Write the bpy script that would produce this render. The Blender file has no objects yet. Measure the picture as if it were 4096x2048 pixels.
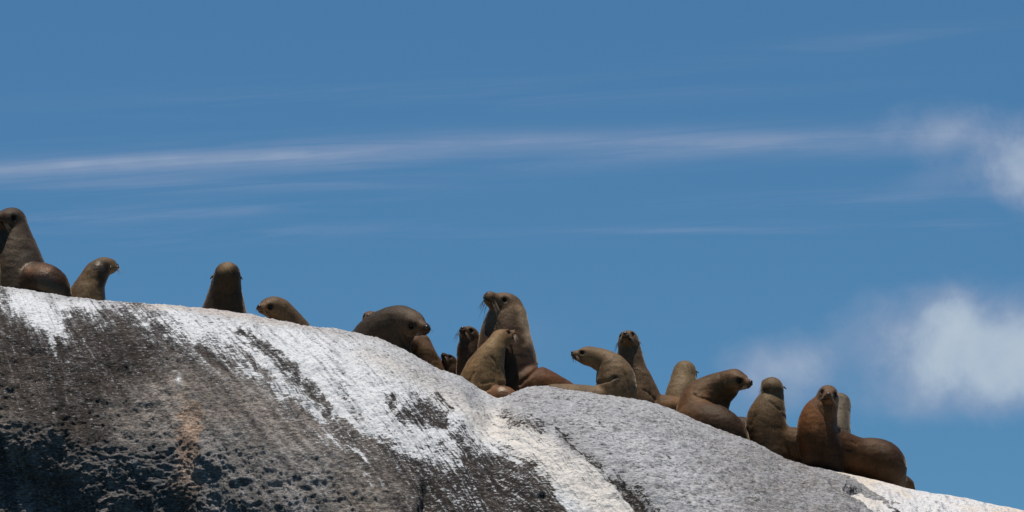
import bpy, math, random
import numpy as np
from mathutils import Vector, Matrix

# ------------------------------------------------------------------ camera
SC = bpy.context.scene
COL = SC.collection
PITCH = math.radians(12.0)
FPX = 18450.0                      # focal length in pixels of a 4096 px wide picture
CAM = np.array([0.0, -40.0, 2.0])
FW = np.array([0.0, math.cos(PITCH), math.sin(PITCH)])
RT = np.array([1.0, 0.0, 0.0])
UP = np.array([0.0, -math.sin(PITCH), math.cos(PITCH)])
cd = bpy.data.cameras.new('camera')
cam = bpy.data.objects.new('camera', cd)
COL.objects.link(cam)
cam.location = CAM
cam.rotation_euler = (math.radians(90) + PITCH, 0, 0)
cd.sensor_width = 36.0
cd.lens = 36.0 * FPX / 4096.0
cd.clip_start = 0.5
cd.clip_end = 20000
SC.camera = cam
SC.render.resolution_x = 1024
SC.render.resolution_y = 512
SC.view_settings.view_transform = 'Standard'
SC.view_settings.look = 'None'
SC.view_settings.gamma = 1.0
SC.view_settings.exposure = 0.0

def W(px, py, Y):
    """point on the line of sight through a photo pixel, at world depth Y"""
    px = np.asarray(px, float); py = np.asarray(py, float); Y = np.asarray(Y, float)
    dx = (px - 2048) / FPX; dy = (1024 - py) / FPX
    d = FW + dx[..., None] * RT + dy[..., None] * UP
    t = (Y - CAM[1]) / d[..., 1]
    return CAM + d * t[..., None]

def cdir(v):
    v = np.asarray(v, float)
    w = v[0] * RT + v[1] * FW + v[2] * UP
    return w / np.linalg.norm(w)

# ------------------------------------------------------------------ sun + sky
SUN = np.array([-0.05, -0.07, 0.99]); SUN = SUN / np.linalg.norm(SUN)
sl = bpy.data.lights.new('sun', 'SUN'); sl.energy = 5.0; sl.angle = math.radians(0.5); sl.color = (1.0, 0.95, 0.88)
so = bpy.data.objects.new('sun', sl); COL.objects.link(so)
so.rotation_euler = Vector(SUN).to_track_quat('Z', 'Y').to_euler()
so.location = (-10, -5, 40)

class NT:
    """tiny node tree helper"""
    def __init__(s, tree):
        s.t = tree; s.n = tree.nodes; s.l = tree.links
    def node(s, typ, ins=None, **kw):
        n = s.n.new(typ)
        for k, v in kw.items(): setattr(n, k, v)
        if ins:
            for k, v in ins.items():
                if hasattr(v, 'is_output') or isinstance(v, bpy.types.NodeSocket): s.l.new(v, n.inputs[k])
                else: n.inputs[k].default_value = v
        return n
    def m(s, op, a, b=0.0, c=None, clamp=False):
        n = s.node('ShaderNodeMath', operation=op, use_clamp=clamp)
        for i, v in enumerate((a, b, c)):
            if v is None: continue
            if isinstance(v, bpy.types.NodeSocket): s.l.new(v, n.inputs[i])
            else: n.inputs[i].default_value = v
        return n.outputs[0]
    def sstep(s, x, a, b):
        n = s.node('ShaderNodeMapRange', {'Value': x, 'From Min': a, 'From Max': b, 'To Min': 0.0, 'To Max': 1.0}, interpolation_type='SMOOTHSTEP')
        return n.outputs[0]
    def mix(s, f, a, b, blend='MIX'):
        n = s.node('ShaderNodeMix', data_type='RGBA', blend_type=blend)
        for k, v in ((0, f), (6, a), (7, b)):
            if isinstance(v, bpy.types.NodeSocket): s.l.new(v, n.inputs[k])
            else: n.inputs[k].default_value = v if k == 0 else (tuple(v) + (1,))[:4]
        return n.outputs[2]
    def noise(s, vec, scale, detail=4, rough=0.5, dist=0.0):
        n = s.node('ShaderNodeTexNoise', {'Scale': scale, 'Detail': detail, 'Roughness': rough, 'Distortion': dist})
        if vec is not None: s.l.new(vec, n.inputs['Vector'])
        return n.outputs['Fac']

world = bpy.data.worlds.new('World'); SC.world = world; world.use_nodes = True
wt = NT(world.node_tree)
bg = world.node_tree.nodes['Background']
el = math.asin(SUN[2]); az = math.atan2(SUN[0], SUN[1])
sky = wt.node('ShaderNodeTexSky', sky_type='NISHITA', sun_disc=False, sun_elevation=el, sun_rotation=az,
              air_density=1.0, dust_density=0.3, ozone_density=3.0)
gam = wt.node('ShaderNodeGamma', {'Color': sky.outputs[0], 'Gamma': 1.0})
hs = wt.node('ShaderNodeHueSaturation', {'Color': gam.outputs[0], 'Saturation': 1.0, 'Value': 1.0})
tc = wt.node('ShaderNodeTexCoord')
sep = wt.node('ShaderNodeSeparateXYZ', {'Vector': tc.outputs['Generated']})
ysafe = wt.m('MAXIMUM', sep.outputs[1], 0.05)
cu = wt.m('DIVIDE', sep.outputs[0], ysafe); cv = wt.m('DIVIDE', sep.outputs[2], ysafe)
def uvdir(px, py):
    d = FW + (px - 2048) / FPX * RT + (1024 - py) / FPX * UP
    return d[0] / d[1], d[2] / d[1]
# photo-pixel-sized units for the direction coordinates: one unit = 1000 px of arc
U = wt.m('MULTIPLY', cu, FPX / 1000 * math.cos(PITCH)); V = wt.m('MULTIPLY', wt.m('SUBTRACT', cv, math.tan(PITCH)), FPX / 1000 * math.cos(PITCH) ** 2)
comb = wt.node('ShaderNodeCombineXYZ', {0: U, 1: V, 2: 0.0}).outputs[0]
strv = wt.node('ShaderNodeVectorMath', {0: comb, 1: (0.55, 5.5, 1)}, operation='MULTIPLY').outputs[0]
n_soft = wt.noise(comb, 2.4, 6, 0.55, 0.3)
n_fine = wt.noise(comb, 6.0, 8, 0.66, 0.5)
strw = wt.node('ShaderNodeVectorRotate', {'Vector': comb, 'Angle': -0.05}, rotation_type='Z_AXIS').outputs[0]
strw = wt.node('ShaderNodeVectorMath', {0: strw, 1: (0.42, 9.0, 1)}, operation='MULTIPLY').outputs[0]
n_str = wt.noise(strw, 1.5, 8, 0.66, 0.9)
n_str2 = wt.noise(strv, 0.8, 3, 0.5, 0.2)
warp = wt.m('MULTIPLY', wt.m('SUBTRACT', n_soft, 0.5), 0.5)
def blob(px, py, rx, ry, amp, warpamt=1.0, edge=(1.0, 0.0), ang=0.0):
    """soft patch of cloud at a direction in the sky; returns density"""
    x0 = (px - 2048) / 1000; y0 = (1024 - py) / 1000
    dx = wt.m('SUBTRACT', U, x0); dy = wt.m('SUBTRACT', V, y0)
    if ang:
        c, s_ = math.cos(ang), math.sin(ang)
        dx, dy = (wt.m('ADD', wt.m('MULTIPLY', dx, c), wt.m('MULTIPLY', dy, s_)),
                  wt.m('SUBTRACT', wt.m('MULTIPLY', dy, c), wt.m('MULTIPLY', dx, s_)))
    dx = wt.m('DIVIDE', dx, rx / 1000); dy = wt.m('DIVIDE', dy, ry / 1000)
    r2 = wt.m('SQRT', wt.m('ADD', wt.m('MULTIPLY', dx, dx), wt.m('MULTIPLY', dy, dy)))
    r2 = wt.m('SUBTRACT', r2, wt.m('MULTIPLY', warp, 2.4 * warpamt))
    r2 = wt.m('SUBTRACT', r2, wt.m('MULTIPLY', wt.m('SUBTRACT', n_fine, 0.5), 0.7 * warpamt))
    d = wt.sstep(r2, edge[0] + 0.35, edge[1])
    return wt.m('MULTIPLY', d, amp)
def streak(px, py, rx, ry, amp, ang=0.0, lo=0.3, hi=0.7, base=0.0):
    x0 = (px - 2048) / 1000; y0 = (1024 - py) / 1000
    dx = wt.m('SUBTRACT', U, x0); dy = wt.m('SUBTRACT', V, y0)
    dy = wt.m('SUBTRACT', dy, wt.m('MULTIPLY', dx, math.tan(ang)))
    dy = wt.m('ADD', dy, wt.m('MULTIPLY', wt.m('SUBTRACT', n_str2, 0.5), 0.08))
    dx = wt.m('DIVIDE', dx, rx / 1000); dy = wt.m('DIVIDE', dy, ry / 1000)
    r2 = wt.m('ADD', wt.m('MULTIPLY', dx, dx), wt.m('MULTIPLY', dy, dy))
    g = wt.m('EXPONENT', wt.m('MULTIPLY', r2, -1.0))
    return wt.m('MULTIPLY', wt.m('MULTIPLY', g, wt.m('ADD', wt.m('MULTIPLY', wt.sstep(n_str, lo, hi), 1 - base), base)), amp)
cl = [
    streak(300, 665, 1250, 40, 0.44, 0.045, 0.3, 0.68, base=.6),
    streak(1500, 605, 900, 36, 0.36, 0.055, 0.3, 0.68, base=.6),
    streak(2800, 578, 1000, 44, 0.36, 0.0, 0.3, 0.68, base=.55),
    streak(1400, 625, 2400, 75, 0.26, 0.03, 0.35, 0.7),
    streak(3300, 560, 900, 50, 0.14, 0.06, 0.2, 0.7),
    streak(700, 740, 1000, 30, 0.26, 0.0, 0.35, 0.7),
    streak(500, 860, 900, 36, 0.26, 0.05, 0.4, 0.7),
    streak(2750, 925, 450, 14, 0.22, -0.0, 0.3, 0.65, base=.3),
    streak(1700, 935, 900, 22, 0.07, -0.03, 0.4, 0.7),
    streak(3600, 790, 700, 40, 0.22, 0.03, 0.35, 0.7),
    streak(3500, 905, 900, 26, 0.2, 0.0, 0.4, 0.7),
    streak(3500, 160, 600, 40, 0.12, 0.12, 0.35, 0.7),
    streak(600, 960, 900, 36, 0.16, 0.05, 0.4, 0.7),
    streak(1800, 370, 1500, 60, 0.10, 0.03, 0.4, 0.7),
    blob(3800, 525, 270, 135, 0.52, 1.0, edge=(.85, 0)),
    blob(4110, 640, 290, 210, 0.74, 1.0, edge=(.85, .1), ang=-0.5),
    blob(3800, 700, 260, 70, 0.16, 1.0, ang=0.3),
    blob(3930, 1400, 640, 275, .95, 0.5, edge=(0.82, 0.22)),
    blob(4200, 1380, 500, 230, 0.45, 0.6),
    blob(3800, 1290, 260, 150, 0.38, 0.9),
    blob(3700, 1560, 560, 120, 0.30, 0.8),
    blob(3110, 1470, 240, 120, 0.62, 0.9),
    blob(3020, 1600, 300, 80, 0.2, 0.9),
    blob(2120, 1360, 170, 120, 0.05, 0.9),
]
dens = cl[0]
for c in cl[1:]:
    # screen-combine the densities
    dens = wt.m('SUBTRACT', wt.m('ADD', dens, c), wt.m('MULTIPLY', dens, c))
front = wt.sstep(sep.outputs[1], 0.3, 0.6)
dens = wt.m('MULTIPLY', dens, front, clamp=True)
dens = wt.m('MULTIPLY', dens, wt.m('MULTIPLY_ADD', n_soft, 0.9, 0.5), clamp=True)
tint = wt.mix(1.0, hs.outputs[0], (0.36, 0.63, 0.77), 'MULTIPLY')
CLOUD_COL = wt.mix(wt.sstep(dens, 0.3, 0.95), (3.4, 3.9, 5.3), (4.4, 5.3, 6.3))
skyc = wt.mix(dens, tint, CLOUD_COL)
world.node_tree.links.new(skyc, bg.inputs['Color'])
bg.inputs['Strength'].default_value = 0.10

# ------------------------------------------------------------------ numpy noise
def _hash(ix, iy, iz, seed):
    h = (ix.astype(np.int64) * 374761393 + iy.astype(np.int64) * 668265263 + iz.astype(np.int64) * 2147483647 + seed * 144665) & 0xffffffff
    h = ((h ^ (h >> 13)) * 1274126177) & 0xffffffff
    h = (h ^ (h >> 16)) & 0xffffffff
    return (h.astype(np.float32) / 4294967295.0)
def vnoise(x, y, z, seed=0):
    x0 = np.floor(x); y0 = np.floor(y); z0 = np.floor(z)
    fx = x - x0; fy = y - y0; fz = z - z0
    fx = fx * fx * fx * (fx * (fx * 6 - 15) + 10); fy = fy * fy * fy * (fy * (fy * 6 - 15) + 10); fz = fz * fz * fz * (fz * (fz * 6 - 15) + 10)
    r = 0
    for i in (0, 1):
        wx = fx if i else 1 - fx
        for j in (0, 1):
            wy = fy if j else 1 - fy
            for k in (0, 1):
                wz = fz if k else 1 - fz
                r = r + wx * wy * wz * _hash(x0 + i, y0 + j, z0 + k, seed)
    return r
def fbm(x, y, z, octv=4, gain=0.5, seed=0, ridged=False):
    a = 1.0; s = 0; tot = 0
    for o in range(octv):
        n = vnoise(x + 17.3 * o, y - 9.1 * o, z + 3.7 * o, seed + o)
        if ridged: n = 1 - np.abs(2 * n - 1)
        s = s + a * n; tot += a; a *= gain
        x = x * 2.03; y = y * 2.03; z = z * 2.03
    return s / tot
def ss(x, a, b):
    t = np.clip((x - a) / (b - a), 0, 1); return t * t * (3 - 2 * t)

def tag(o, label=None, cat=None, group=None, kind=None):
    if label: o['label'] = label
    if cat: o['category'] = cat
    if group: o['group'] = group
    if kind: o['kind'] = kind
    return o

def mesh_obj(name, verts, faces, mat=None, parent=None, smooth=True):
    me = bpy.data.meshes.new(name)
    verts = np.ascontiguousarray(verts, dtype=np.float32)
    if isinstance(faces, np.ndarray):
        n = faces.shape[1]
        me.vertices.add(len(verts)); me.vertices.foreach_set('co', verts.ravel())
        me.loops.add(faces.size); me.loops.foreach_set('vertex_index', faces.ravel().astype(np.int32))
        me.polygons.add(len(faces))
        me.polygons.foreach_set('loop_start', np.arange(0, faces.size, n, dtype=np.int32))
        me.polygons.foreach_set('loop_total', np.full(len(faces), n, dtype=np.int32))
        me.update(calc_edges=True); me.validate()
    else:
        me.from_pydata([tuple(v) for v in verts], [], faces)
    if smooth: me.polygons.foreach_set('use_smooth', np.ones(len(me.polygons), dtype=bool))
    if mat: me.materials.append(mat)
    o = bpy.data.objects.new(name, me); COL.objects.link(o)
    if parent: o.parent = parent
    return o

def add_attr(me, name, data, typ='FLOAT'):
    a = me.attributes.new(name, typ, 'POINT')
    if typ == 'FLOAT': a.data.foreach_set('value', np.asarray(data, np.float32).ravel())
    elif typ == 'FLOAT_VECTOR': a.data.foreach_set('vector', np.asarray(data, np.float32).ravel())
    elif typ == 'FLOAT_COLOR':
        d = np.ones((len(data), 4), np.float32); d[:, :3] = data
        a.data.foreach_set('color', d.ravel())

def new_mat(name):
    m = bpy.data.materials.new(name); m.use_nodes = True
    t = NT(m.node_tree); b = m.node_tree.nodes['Principled BSDF']
    return m, t, b

# ------------------------------------------------------------------ sea
m_sea, t, b = new_mat('sea_water')
b.inputs['Base Color'].default_value = (0.015, 0.05, 0.07, 1); b.inputs['Roughness'].default_value = 0.12
g = t.node('ShaderNodeNewGeometry')
nz = t.noise(g.outputs['Position'], 0.8, 6, 0.6, 0.3)
bp = t.node('ShaderNodeBump', {'Height': nz, 'Strength': 0.8, 'Distance': 0.4})
t.l.new(bp.outputs[0], b.inputs['Normal'])
S = 9000
sea = mesh_obj('water', np.array([[-S, -S, 0], [S, -S, 0], [S, S, 0], [-S, S, 0]]), [(0, 1, 2, 3)], m_sea)
tag(sea, kind='structure')

# ------------------------------------------------------------------ rock
RIDGE = np.array([(-2600, 1250), (-1500, 1170), (-600, 1125), (0, 1142), (60, 1152), (150, 1166), (280, 1187), (420, 1204), (560, 1213), (700, 1221), (815, 1234), (985, 1256),
    (1012, 1257), (1030, 1266), (1130, 1284), (1220, 1303), (1330, 1315), (1420, 1330), (1500, 1350), (1560, 1372), (1632, 1408), (1700, 1447), (1760, 1480),
    (1840, 1503), (1900, 1541), (1950, 1572), (1990, 1592), (2025, 1584), (2060, 1565), (2110, 1549), (2200, 1546), (2290, 1562), (2400, 1578), (2500, 1592), (2570, 1601),
    (2620, 1613), (2700, 1643), (2800, 1688), (2870, 1717), (2985, 1756), (3060, 1791), (3130, 1830), (3230, 1865), (3330, 1885), (3400, 1906), (3450, 1935), (3560, 1976), (3640, 2008), (3740, 2050),
    (3900, 2120), (4200, 2270), (5000, 2700), (6500, 3600)], float)
RIDGE2 = np.array([(2900, 1840), (3100, 1850), (3230, 1866), (3286, 1876), (3387, 1895), (3465, 1911), (3519, 1924), (3581, 1940), (3650, 1960), (3740, 1978), (3860, 1992), (4000, 2024), (4100, 2046), (4300, 2110), (5200, 2400), (7000, 3000)], float)

def smooth_interp(px, pts, k=14):
    y = 0; ws = 0
    for o, w_ in ((-k, 1), (-k / 2, 2), (0, 3), (k / 2, 2), (k, 1)):
        y = y + w_ * np.interp(px + o, pts[:, 0], pts[:, 1]); ws += w_
    return y / ws

def interp(px, *pts):
    p = np.array(pts, float); return np.interp(px, p[:, 0], p[:, 1])

def capsule(px, py, pts, wob=0):
    """signed 'inside' distance in px to a polyline whose width varies: pts = (x, y, halfwidth)"""
    best = np.full(px.shape, -1e6)
    for (x0, y0, w0), (x1, y1, w1) in zip(pts[:-1], pts[1:]):
        dx, dy = x1 - x0, y1 - y0
        t = np.clip(((px - x0) * dx + (py - y0) * dy) / (dx * dx + dy * dy), 0, 1)
        d = np.hypot(px - x0 - t * dx, py - y0 - t * dy)
        best = np.maximum(best, (w0 + (w1 - w0) * t) - d)
    return best

def grid_faces(nr, nc):
    i = np.arange(nr * nc).reshape(nr, nc)
    return np.stack([i[:-1, :-1], i[1:, :-1], i[1:, 1:], i[:-1, 1:]], -1).reshape(-1, 4)

PPM = 450.0   # photo pixels per metre near the ridge

def build_rock():
    cols = np.concatenate([np.linspace(-2500, -120, 60), np.arange(-100, 4200, 3.4), np.linspace(4230, 6400, 50)])
    nb = 46
    backY = 9.0 * np.linspace(1, 0, nb, endpoint=False) ** 1.8
    nf = 400
    tt = np.linspace(0, 1, nf)
    dd = 960 * tt ** 1.45
    PX = cols[None, :]
    rd = smooth_interp(cols, RIDGE)
    # ---- front: ray points
    A = interp(cols, (-2500, 1.9), (0, 1.9), (700, 2.1), (1400, 2.5), (2000, 3.0), (3000, 3.6), (4200, 3.8))
    B = interp(cols, (-2500, 1.6), (0, 1.6), (700, 1.9), (1400, 2.2), (2000, 2.5), (3000, 2.9), (4200, 3.1))
    D = dd[:, None] / PPM
    q = np.clip(D / B, 0, 1)
    yy = -A * np.sqrt(np.clip(1 - (1 - q) ** 2, 0, 1))
    # the overhanging left wall falls back in again
    rec = interp(cols, (-2500, .045), (250, .045), (700, .035), (950, .0), (4200, 0)); outw = interp(cols, (-2500, .22), (650, .22), (1000, .42), (1500, .42), (2000, .22))
    yy = yy - outw * D + rec * 6 * np.clip(D - 1.3, 0, 3)
    PYf = rd[None, :] + dd[:, None]
    PXf = np.broadcast_to(PX, PYf.shape)
    Pf = W(PXf, PYf, yy)
    # ---- back: plateau
    base = W(cols, rd, np.zeros_like(cols))
    Yb = backY[:, None] + 0 * PX
    # profile across: gently falling, then rolling off
    zb = base[None, :, 2] - 0.02 * Yb - 0.02 * np.clip(Yb - 2, 0, 20) ** 1.9
    # smooth the notch away from the edge
    sm = smooth_interp(cols, RIDGE, 120); zs = W(cols, sm, np.zeros_like(cols))[:, 2]
    k = ss(Yb, 0.3, 2.5)
    zb = zb + (zs[None, :] - base[None, :, 2]) * k
    Pb = np.stack([base[None, :, 0] + 0 * Yb, Yb, zb], -1)
    # ---- lower part down to the sea
    nl = 26
    tl = np.linspace(0, 1, nl + 1)[1:]
    last = Pf[-1]; prev = Pf[-12]
    Pl = np.empty((nl, len(cols), 3))
    for i, t_ in enumerate(tl):
        z = last[:, 2] * (1 - t_) - 1.5 * t_
        Pl[i, :, 0] = last[:, 0]; Pl[i, :, 1] = last[:, 1] - 1.6 * t_ ** 1.5 ; Pl[i, :, 2] = z
    P = np.concatenate([Pb, Pf, Pl], 0)
    nr, nc = P.shape[:2]
    # photo-plane coordinates kept as plain surface parameters (flow lines run across them)
    d_par = np.concatenate([-backY, dd, 960 + tl * 3000])[:, None] + np.zeros((1, nc))
    py = rd[None, :] + np.where(d_par < 0, d_par * 8, d_par)
    px = np.broadcast_to(PX, py.shape)
    # normals
    gu = np.gradient(P, axis=1); gv = np.gradient(P, axis=0)
    N = np.cross(gv, gu); N /= np.linalg.norm(N, axis=2, keepdims=True) + 1e-9
    N *= np.sign((N[..., 2] - 0.6 * N[..., 1] + 1e-6))[..., None]
    x, y, z = P[..., 0], P[..., 1], P[..., 2]
    dpos = np.clip(d_par, 0, 4000)
    near = ss(dpos, 0, 60)
    # flow coordinates
    kx = interp(px, (0, .35), (500, .55), (900, 1.0), (2000, 1.0), (4200, 1.1))
    LL = interp(px, (900, 520), (1700, 1300)); s = px - kx * 1.4 * LL * (1 - np.exp(-dpos / LL))
    # ---- displacement
    disp = 0.10 * (fbm(x * .9, y * .9, z * .9, 3, seed=3) - .5) * near
    disp += 0.024 * (fbm(x * 6, y * 6, z * 8, 3, seed=5) - .5) * (0.5 + .5 * near)
    disp += 0.026 * (fbm(x * 17, y * 13, z * 24, 3, .65, seed=9) - .5)
    disp += 0.014 * (fbm(x * 42, y * 42, z * 55, 2, .7, seed=12) - .5)
    # ribs along the flow
    disp += 0.03 * (fbm(s / 55, dpos / 700, 0 * s, 3, seed=21) - .5) * ss(dpos, 60, 260)
    # craggy zone, lower left
    cb = interp(px, (-200, 1560), (200, 1640), (330, 1720), (600, 1700), (900, 1620), (1200, 1720), (1450, 1830), (1700, 2050), (1900, 2400))
    crag = ss(py + 60 * (vnoise(px / 90, py / 90, 0 * px, 5) - .5), cb - 110, cb + 240) * (1 - ss(px, 1500, 1800))
    wx = .05 * (vnoise(x * 8, y * 8, z * 8, 77) - .5)
    n1 = fbm(x * 3.6 + wx * 8, y * 3.6, z * 4.6, 5, .62, seed=31)
    n2 = fbm(x * 9 + wx * 20, y * 9, z * 13, 4, .66, seed=37, ridged=True)
    disp += crag * (0.18 * (n1 - .5) + 0.055 * (n2 - .6))
    # fine pitting on the dark upper left face
    mid = (1 - ss(px, 1300, 1700)) * ss(dpos, 90, 200) * (1 - crag)
    disp += mid * 0.10 * (fbm(x * 3.2, y * 3.2, z * 4.5, 3, .5, seed=44) - .5)
    disp += mid * 0.045 * (fbm(x * 10, y * 10, z * 14, 4, .65, seed=41) - .5)
    # bumpy grey dome to the right
    dome = ss(px, 1980, 2150)
    disp += dome * 0.065 * (fbm(x * 9, y * 7, z * 14, 4, .6, seed=43) - .5) * (.3 + .7 * near)
    # big recesses
    def rec_(pts, depth, edge):
        nn = 26 * (fbm(px / 60, py / 60, 0 * px, 3, seed=51) - .5)
        return -depth * ss(capsule(px, py, pts) + nn, -edge, edge)
    disp += rec_([(-60, 1830, 90), (150, 1800, 60), (260, 1760, 40)], .05, 110)
    disp += rec_([(230, 1800, 40), (240, 2100, 60)], .14, 60)
    disp += rec_([(60, 1960, 120), (120, 2200, 160)], .16, 90)
    disp += rec_([(1710, 1960, 16), (1705, 2100, 36)], .10, 30)
    disp += rec_([(1575, 1640, 10), (1545, 1585, 4)], .05, 10)
    disp += rec_([(2500, 1950, 12), (2600, 2060, 30)], .10, 24)
    disp += rec_([(3330, 1925, 5), (3440, 1965, 9), (3530, 2030, 22), (3600, 2100, 40)], .09, 14)
    disp += rec_([(2240, 1745, 5), (2320, 1800, 8), (2400, 1870, 5)], .03, 12)
    disp += rec_([(1900, 1600, 16), (1990, 1650, 20), (1950, 1720, 60)], .06, 60)
    for (hx, hy) in ((1035, 1309), (1104, 1324), (1240, 1390), (1332, 1414)):
        disp += -0.03 * np.exp(-(((px - hx) / 13) ** 2 + ((py - hy) / 4.5) ** 2))
    P = P + N * disp[..., None]

    # ---- colour: under-rock, guano cover
    nz1 = fbm(s / 42, dpos / 210, 0 * s, 4, .6, seed=61) - .5      # streaks along the flow
    nz2 = fbm(px / 70, py / 38, 0 * px, 5, .62, seed=67) - .5
    nz3 = fbm(px / 16, py / 8, 0 * px, 3, .6, seed=71) - .5
    # boundary between white cap and dark face
    wa = 30 * (fbm(px / 45, py / 30, 0 * px, 4, .6, seed=63) - .5); wb = 26 * (fbm(px / 45, py / 30, 0 * px + 9, 4, .6, seed=64) - .5)
    px0, py0 = px, py; px = px + 2.0 * wa; py = py + 1.6 * wb
    bnd = interp(px, (-200, 1190), (0, 1218), (70, 1250), (130, 1285), (175, 1300), (240, 1285), (290, 1245), (340, 1238), (430, 1235), (520, 1245), (560, 1262), (640, 1285),
                 (700, 1320), (800, 1375), (900, 1420), (1000, 1470), (1084, 1522), (1194, 1635), (1283, 1715), (1371, 1765), (1500, 1850), (1592, 1873), (1680, 1850), (1768, 1902), (1900, 1915),
                 (1960, 1885), (2032, 1860), (2102, 1892), (2171, 1930), (2230, 2040), (2300, 2250), (4300, 3500))
    cover = (bnd - py) / 75.0 + 2.2 * nz2 + 1.8 * nz1 + 1.2 * nz3
    cover = np.clip(cover, -1.5, 1.25)
    def paint(pts, soft=22, nw=30):
        return ss(capsule(px, py, pts) + nw * 1.3 * nz2 + nw * 1.2 * nz1 + .9 * nw * nz3, -soft * 1.7, soft * 1.5)
    def dark(pts, amt=3.0, soft=14, nw=34):
        nonlocal cover
        cover = cover - amt * paint(pts, soft, nw)
    def white(pts, amt=3.0, soft=14, nw=30):
        nonlocal cover
        k = paint(pts, soft, nw); cover = cover * (1 - k) + k * amt
    white([(60, 1215, 24), (150, 1250, 46), (205, 1290, 36), (225, 1330, 14)], 1.6, 12, 14)
    white([(210, 1350, 8), (250, 1430, 4)], .8, 10, 26)
    dark([(960, 1318, 6), (1060, 1395, 14), (1180, 1505, 20), (1290, 1610, 19), (1370, 1690, 12), (1430, 1770, 5)], 2.4, 12, 30)
    dark([(930, 1385, 5), (1010, 1430, 8), (1080, 1500, 6)], 1.5, 12, 22)
    dark([(1330, 1520, 3), (1380, 1580, 5), (1450, 1680, 5)], 1.3, 10, 14)
    dark([(1170, 1620, 6), (1330, 1720, 14), (1480, 1830, 20), (1600, 1920, 22)], 2.2, 14, 30)
    dark([(1380, 1700, 10), (1560, 1830, 30), (1680, 1900, 30)], 2.6, 20, 34)
    white([(1300, 1740, 6), (1440, 1830, 12), (1480, 1920, 14), (1520, 2060, 14)], .55, 22, 20)
    dark([(1530, 1585, 3), (1560, 1605, 9), (1570, 1625, 9)], 2.2, 6, 8)
    dark([(1600, 1670, 24), (1650, 1640, 36), (1720, 1620, 30), (1760, 1670, 30)], 1.75, 24, 60)
    dark([(1640, 1700, 20), (1780, 1690, 20)], 1.6, 20, 40)
    dark([(1830, 1740, 26), (1870, 1790, 34), (1890, 1850, 34), (1980, 1900, 44), (2060, 1960, 60), (2140, 2060, 90)], 2.1, 26, 60)
    dark([(1760, 1790, 8), (1900, 1890, 14), (1990, 1880, 30)], 2.4, 20, 50)
    dark([(1500, 2000, 30), (1620, 1960, 50), (1740, 1950, 60), (1900, 2010, 80), (1980, 2080, 90)], 3.4, 24, 30)
    dark([(2120, 1880, 5), (2180, 1960, 16), (2220, 2060, 34)], 2.6, 16, 20)
    dark([(2230, 1735, 5), (2300, 1790, 12), (2340, 1830, 8), (2400, 1880, 6)], 2.0, 10, 20)
    dark([(2000, 1640, 4), (2050, 1700, 10), (2170, 1720, 16)], 1.6, 16, 30)
    dark([(2460, 1920, 10), (2530, 1970, 26), (2590, 2050, 36)], 2.6, 20, 34)
    dark([(3380, 1925, 2), (3440, 1965, 6), (3530, 2030, 16), (3600, 2070, 26)], 2.6, 10, 14)
    # zones: grey dome (0..1)
    gb = interp(py, (1540, 1990), (1600, 1935), (1640, 1990), (1700, 2080), (1800, 2230), (1900, 2380), (2050, 2560), (2300, 2800))
    grey = ss(px + 90 * nz1 + 90 * nz2, gb - 60, gb + 110)
    # grey skin just below the ridge line on the left cap
    top = (1 - ss(dpos + 60 * nz2 + 40 * nz1, 4, 55)) * (1 - ss(px, 1500, 1900) * 0.2)
    midg = interp(px, (1300, 0), (1500, .45), (1900, .9), (2000, 0)) * (1 - ss(dpos, 50, 170))
    greyc = np.clip(np.maximum(np.maximum(grey, top * .75), midg), 0, 1)
    # base under-colour
    dk = np.array([.034, .024, .018]); mg = np.array([.235, .20, .17]); bl = np.array([.19, .182, .172]); org = np.array([.27, .165, .10]); tan = np.array([.42, .34, .27])
    under = np.broadcast_to(dk, px.shape + (3,)).copy()
    def mixc(c, k):
        nonlocal under
        under = under * (1 - k[..., None]) + np.asarray(c) * k[..., None]
    mgk = ss(capsule(px, py, [(560, 1650, 70), (720, 1640, 130), (950, 1690, 180), (1200, 1830, 210), (1380, 2000, 180)]) + 110 * nz2 + 160 * nz1, -150, 60)
    mixc(mg, mgk * .85)
    mixc(bl, ss(py + 80 * nz2, cb - 20, cb + 160) * (1 - ss(px, 1350, 1500)) * .75)
    mixc([.085, .065, .05], ss(-capsule(px, py, [(0, 1700, 10), (250, 2048, 10)]) + 80 * nz2, 400, 0) * .6)
    mixc([.17, .145, .12], ss(capsule(px, py, [(1400, 1900, 60), (1450, 2100, 110)]) + 90 * nz1 + 40 * nz2, -60, 60) * .7)
    stripe = ss(capsule(px, py, [(690, 1480, 10), (730, 1580, 26), (775, 1660, 46)]) + 34 * nz2, -16, 14)
    mixc(tan, stripe * .8)
    stripe2 = ss(capsule(px, py, [(765, 1650, 50), (750, 1780, 52), (745, 1900, 52), (740, 2100, 50)]) + 40 * nz2, -16, 18)
    mixc(org, stripe2 * (1 - .4 * ss(py, 1780, 1950)) * .65)
    white([(690, 1475, 3), (715, 1540, 8)], .4, 10, 16)
    cover = np.clip(cover, interp(px, (1000, -1.5), (1400, -.72)), 1.3) - 1.0 * crag * (cover < .3)
    px, py = px0, py0
    # far right grey rock is warmer/browner grey
    gr = np.array([.405, .388, .38]); gr2 = np.array([.27, .245, .225])
    kk = ss(px + 120 * nz2, 2650, 3100)
    greyrgb = gr * (1 - kk[..., None]) + gr2 * kk[..., None]
    lightband = ss(capsule(px, py, [(2300, 1660, 20), (2550, 1800, 60), (2700, 1900, 70), (2900, 2080, 90)]) + 70 * nz1 + 40 * nz2, -60, 50)
    greyrgb = greyrgb + lightband[..., None] * np.array([.11, .11, .115])
    # white guano tinted
    wh = np.broadcast_to(np.array([.78, .77, .755]), px.shape + (3,)).copy()
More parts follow.
